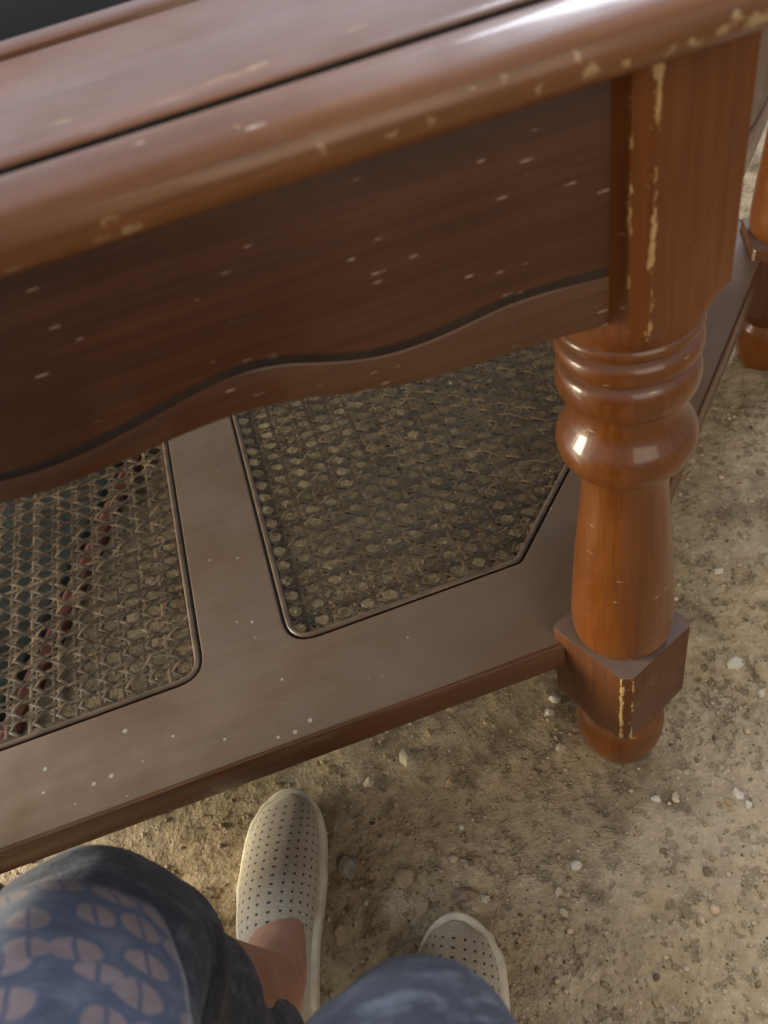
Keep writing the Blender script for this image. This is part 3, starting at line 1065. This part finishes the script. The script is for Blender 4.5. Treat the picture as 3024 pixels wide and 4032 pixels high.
# shoes
def make_shoe(name, loc, rotz, flip, label):
    """local frame: +x towards the toe, z up; heel at x=0"""
    root = bpy.data.objects.new(name, None)
    link(root, person)
    root.location = loc
    root.rotation_euler = (0, 0, rotz)
    root["label"] = label
    L = 0.262
    mid = [(.03, .0315), (.05, .0338), (.08, .0352), (.105, .0375), (.13, .0412), (.165, .0428), (.185, .0415)]
    mx_, mw_ = np.array([p[0] for p in mid]), np.array([p[1] for p in mid])

    def wf(x):
        """half width of the last: rounded heel, waist, ball, rounded toe"""
        x = min(max(x, 0.0), L)
        if x < 0.03: return 0.0315 * math.sqrt(max(0.0, 1 - ((0.03 - x) / 0.03) ** 2)) + 0.0005
        if x > 0.185: return 0.0415 * max(0.0, 1 - ((x - 0.185) / (L - 0.185)) ** 2.2) ** 0.52 + 0.0005
        return float(np.interp(x, mx_, mw_))
    cf = lambda x: flip * (0.010 * max(0, (x - 0.12) / 0.14) ** 1.6 - 0.003 * math.sin(min(1, x / 0.16) * math.pi))   # centre line bends to the big toe

    def outline(n, grow):
        pts = []
        for i in range(n):
            a = math.pi * i / (n - 1)
            x = L / 2 + math.cos(a) * (L / 2 + grow)
            pts.append((x, 1))
        return pts
    # sole: outline swept in z with slight bulge
    N = 90
    ring = []
    for i in range(N):
        a = 2 * math.pi * i / N
        x = L / 2 + math.cos(a) * L / 2
        ring.append((x, a))


    def sole_ring(grow, z, teeth=0.0):
        out = []
        for i, (x, a) in enumerate(ring):
            w = wf(x)
            sgn = 1 if math.sin(a) >= 0 else -1
            y = sgn * w
            e = 0.004
            sl = (wf(min(L, x + e)) - wf(max(0, x - e))) / (2 * e)
            ox, oy = (-sl, sgn) if 0.004 < x < L - 0.004 else (math.copysign(1, math.cos(a)), math.sin(a) * 3)
            ln2 = math.hypot(ox, oy) or 1.0
            ox, oy = ox / ln2, oy / ln2
            g = grow
            if teeth and 0.13 < x < 0.25 and sgn * flip < 0:
                g += teeth * (0.5 + 0.5 * math.sin(x * 820))
            out.append((x + ox * g, cf(x) + y + oy * g, z))
        return out
    rings = [sole_ring(-0.003, 0.0), sole_ring(0.0035, 0.002, 0.001), sole_ring(0.0058, 0.008, 0.003), sole_ring(0.0058, 0.017, 0.003), sole_ring(0.0050, 0.0215, 0.0015), sole_ring(0.0025, 0.0235), sole_ring(-0.004, 0.0228)]
    V = [p for r_ in rings for p in r_]
    F = grid_faces(len(rings), N, True)
    F.append(tuple(reversed(range(N))))
    F.append(tuple((len(rings) - 1) * N + j for j in range(N)))
    mesh_obj("sole", V, F, M_sole, root, True, 50)
    # upper
    NXs, NS_ = 74, 57
    hx = [(0, .060), (.02, .062), (.05, .058), (.075, .063), (.100, .066), (.125, .065), (.15, .061), (.18, .053), (.205, .045), (.23, .036), (.248, .028), (.2585, .021)]
    hxx = np.array([h[0] for h in hx]); hhh = np.array([h[1] for h in hx])
    V, UVs = [], []
    X = [0.003 + (L - 0.0065 - 0.003) * (1 - (1 - i / (NXs - 1)) ** 1.35) for i in range(NXs)]
    for i, x in enumerate(X):
        h = float(np.mean([np.interp(x + dd, hxx, hhh) for dd in (-0.008, -0.004, 0, 0.004, 0.008)])) - 0.020
        w = float(np.mean([wf(min(L, max(0, x + dd))) for dd in (-0.005, 0, 0.005)])) - 0.0025
        if x > 0.245: w *= math.sqrt(max(0.02, (L - 0.004 - x) / 0.0145))
        for j in range(NS_):
            s = -1 + 2 * j / (NS_ - 1)
            a = s * math.pi / 2
            # squarish arch, leaning towards the big toe
            y = w * math.copysign(abs(math.sin(a)) ** 0.88, s)
            z = 0.0205 + h * (max(0.0, math.cos(a)) ** 0.80)
            xx = x
            V.append((xx, cf(x) + y + flip * 0.004 * math.cos(a), z))
            UVs.append((s * (w + 0.011) * 1.0, x))
    F, MI = [], []
    io = next(i for i, x in enumerate(X) if x > 0.076)
    jl, jr = int(NS_ * 0.235), int(NS_ * 0.765)
    for i in range(NXs - 1):
        for j in range(NS_ - 1):
            if i < io and jl <= j < jr: continue
            F.append((i * NS_ + j, (i + 1) * NS_ + j, (i + 1) * NS_ + j + 1, i * NS_ + j + 1))
            g = io - 9 <= i < io + 3
            MI.append(1 if g and (jr <= j < jr + 3 or jl - 3 <= j < jl) and i < io else 0)
    up = mesh_obj("upper", V, F, [M_knit, M_elastic], root)
    up.data.polygons.foreach_set("material_index", MI)
    ul = up.data.uv_layers.new(name="UVMap")
    for lp in up.data.loops:
        ul.data[lp.index].uv = UVs[lp.vertex_index]
    sm_ = up.modifiers.new("Solidify", 'SOLIDIFY')
    sm_.thickness = 0.0028
    sm_.offset = 1.0
    # piping round the foot opening
    loop_idx = [(i, jl) for i in range(2, io)] + [(io, j) for j in range(jl, jr + 1)] + [(i, jr) for i in range(io - 1, 1, -1)]
    C = [np.array(V[i * NS_ + j]) + np.array((0, 0, 0.0006)) for i, j in loop_idx]
    C = [sum(C[max(0, k - 3):k + 4]) / len(C[max(0, k - 3):k + 4]) for k in range(len(C))]
    PV, sg = [], 8
    for k in range(len(C)):
        t = C[min(k + 1, len(C) - 1)] - C[max(k - 1, 0)]
        t = t / (np.linalg.norm(t) + 1e-9)
        s = np.cross(t, (0, 0, 1)); s /= (np.linalg.norm(s) + 1e-9)
        u = np.cross(s, t)
        for j in range(sg):
            a = 2 * math.pi * j / sg
            PV.append(tuple(C[k] + 0.0022 * (s * math.cos(a) + u * math.sin(a))))
    mesh_obj("collar", PV, grid_faces(len(C), sg, True), M_sole, root)
    return root


def shoe_at(toe, direction, flip, label, name="shoe"):
    dv = Vector((*direction, 0)).normalized()
    heel = Vector((*toe, 0)) - dv * 0.262
    side = Vector((-dv.y, dv.x, 0))
    heel -= side * (flip * 0.010)
    return make_shoe(name, (heel.x, heel.y, 0.0), math.atan2(dv.y, dv.x), flip, label)


shoe_at((-0.379, 0.068), (0.195, 0.981), -1, "beige perforated slip-on shoe with bare ankle showing")
shoe_at((-0.238, -0.127), (0.45, 0.89), 1, "beige perforated slip-on shoe with its heel hidden under the knee")


# ------------------------------------------------------------------ stones on the dirt
def stone_mesh(seed, sub=2):
    bm = bmesh.new()
    bmesh.ops.create_icosphere(bm, subdivisions=sub, radius=1.0)
    for v_ in bm.verts:
        k = 1 + 0.55 * mnoise.noise(v_.co * 1.2 + Vector((seed * 3.7, 0, 0))) + 0.28 * mnoise.noise(v_.co * 2.7 + Vector((0, seed, 0)))
        v_.co *= k
    me_ = bpy.data.meshes.new("pebble")
    bm.to_mesh(me_)
    bm.free()
    me_.polygons.foreach_set("use_smooth", [True] * len(me_.polygons))
    me_.set_sharp_from_angle(angle=R(24))
    return me_


SM = [stone_mesh(i) for i in range(6)]


def stone(name, x, y, rx, ry, rz, rot, colr, k, label, group=None):
    me_ = SM[k].copy()
    me_.materials.append(M_stones[colr])
    o = bpy.data.objects.new(name, me_)
    link(o)
    o.location = (x, y, gz(x, y) + rz * 0.22)
    o.scale = (rx, ry, rz)
    o.rotation_euler = (0, 0, rot)
    tag(o, label, "stone", group)
    return o


stone("stone", -0.236, 0.066, 0.0085, 0.0135, 0.007, 0.25, 'cream', 0, "pale oval stone on bare dirt between shoe toe and shelf edge", "loose stones")
stone("stone", -0.337, -0.026, 0.0125, 0.0150, 0.008, 0.2, 'grey', 1, "flat grey triangular stone beside the inner edge of the left shoe", "loose stones")
stone("stone", -0.226, -0.099, 0.0110, 0.0085, 0.006, -0.2, 'brown', 2, "brown wedge stone touching the right shoe toe", "loose stones")
stone("stone", -0.207, -0.110, 0.0050, 0.0050, 0.004, 0.0, 'cream', 3, "small round stone next to the brown wedge stone", "loose stones")
stone("stone", 0.168, 0.037, 0.0095, 0.0080, 0.006, 0.5, 'white', 4, "white stone on dirt to the right of the leg block", "loose stones")
stone("stone", -0.361, -0.092, 0.010, 0.009, 0.005, 0.1, 'tan', 5, "tan stone beside the left shoe near the bare ankle", "loose stones")
stone("stone", -0.280, -0.060, 0.013, 0.011, 0.005, 0.4, 'tan', 1, "tan clod in the dirt between the two shoes", "loose stones")
stone("stone", -0.330, 0.092, 0.0095, 0.0065, 0.004, -0.2, 'tan', 3, "pale tan stone under the shelf edge near the shoe toe", "loose stones")
stone("stone", -0.288, 0.057, 0.0070, 0.0070, 0.005, 0.9, 'cream', 2, "round buff stone between oval stone and shoe toe", "loose stones")
for i, (x, y, r_, cname) in enumerate([(-0.059, 0.060, .006, 'white'), (-0.106, -0.112, .0065, 'white'), (0.023, -0.083, .0055, 'cream'), (0.084, -0.104, .0075, 'white'), (0.086, -0.118, .005, 'white'),
                                       (-0.134, -0.130, .0055, 'cream'), (0.224, 0.164, .006, 'white'), (0.172, -0.009, .006, 'white'), (0.003, -0.078, .005, 'white'), (-0.165, 0.115, .0085, 'tan'),
                                       (-0.110, 0.125, .006, 'white'), (-0.138, -0.150, .005, 'cream'), (-0.065, 0.015, .0065, 'cream'), (-0.046, 0.075, .0075, 'white'), (-0.205, -0.030, .0045, 'white'), (-0.20, 0.02, .006, 'tan'),
                                       (0.12, -0.20, .005, 'cream'), (0.05, -0.235, .0045, 'white'), (-0.09, -0.25, .005, 'tan'), (0.26, 0.08, .005, 'cream')]):
    stone("pebble", x, y, r_, r_ * random.uniform(0.65, 0.95), r_ * 0.7, random.uniform(0, 3), cname, i % 6, "small pale pebble scattered on the bare dirt floor", "small pale pebbles")

# grit: too small and too many to count
bm = bmesh.new()
bmesh.ops.create_icosphere(bm, subdivisions=1, radius=1.0)
iv = np.array([v_.co[:] for v_ in bm.verts])
bm.faces.ensure_lookup_table()
fi = np.array([[v_.index for v_ in f.verts] for f in bm.faces])
bm.free()
NG = 9000
GX = np.where(rng.random(NG) < 0.72, rng.uniform(-0.75, 0.45, NG), rng.uniform(-1.1, 1.0, NG))
GY = np.where(rng.random(NG) < 0.72, rng.uniform(-0.33, 0.45, NG), rng.uniform(-0.5, 1.3, NG))
keep = [i for i in range(NG) if mnoise.noise(Vector((GX[i] * 7, GY[i] * 7, 3))) > rng.uniform(-0.7, 0.25)]
VV, FF, TT = [], [], []
tints = np.array([(0.50, 0.43, 0.31), (0.34, 0.26, 0.16), (0.20, 0.155, 0.10), (0.42, 0.36, 0.28), (0.54, 0.47, 0.36), (0.12, 0.095, 0.065)])
for c_, i in enumerate(keep):
    r_ = 0.0009 + 0.0022 * rng.random() ** 3 + (0.0030 * rng.random() if c_ % 16 == 0 else 0.0)
    rr = rng.random(3) * 0.5 + 0.75
    P = iv * (1 + rng.uniform(-0.18, 0.18, (len(iv), 1))) * rr * r_ * np.array((1.1, 1.1, 0.75))
    a = rng.uniform(0, 6.28)
    Pm = np.stack([P[:, 0] * math.cos(a) - P[:, 1] * math.sin(a) + GX[i], P[:, 0] * math.sin(a) + P[:, 1] * math.cos(a) + GY[i], P[:, 2] + gz(GX[i], GY[i]) + r_ * 0.25], 1)
    VV.append(Pm)
    FF.append(fi + c_ * len(iv))
    TT.append(np.repeat((tints[rng.choice(6, p=[.26, .36, .14, .19, .04, .01])] * rng.uniform(0.8, 1.2))[None], len(iv), 0))
V, F, T_ = np.concatenate(VV), np.concatenate(FF), np.concatenate(TT)
grit = mesh_obj("gravel_grit", V, F, M_grit)
ca = grit.data.color_attributes.new("tint", 'FLOAT_COLOR', 'POINT')
ca.data.foreach_set("color", np.concatenate([T_, np.ones((len(T_), 1))], 1).astype(np.float32).ravel())
tag(grit, "fine loose gravel grit strewn over the dirt floor", "gravel", kind="stuff")
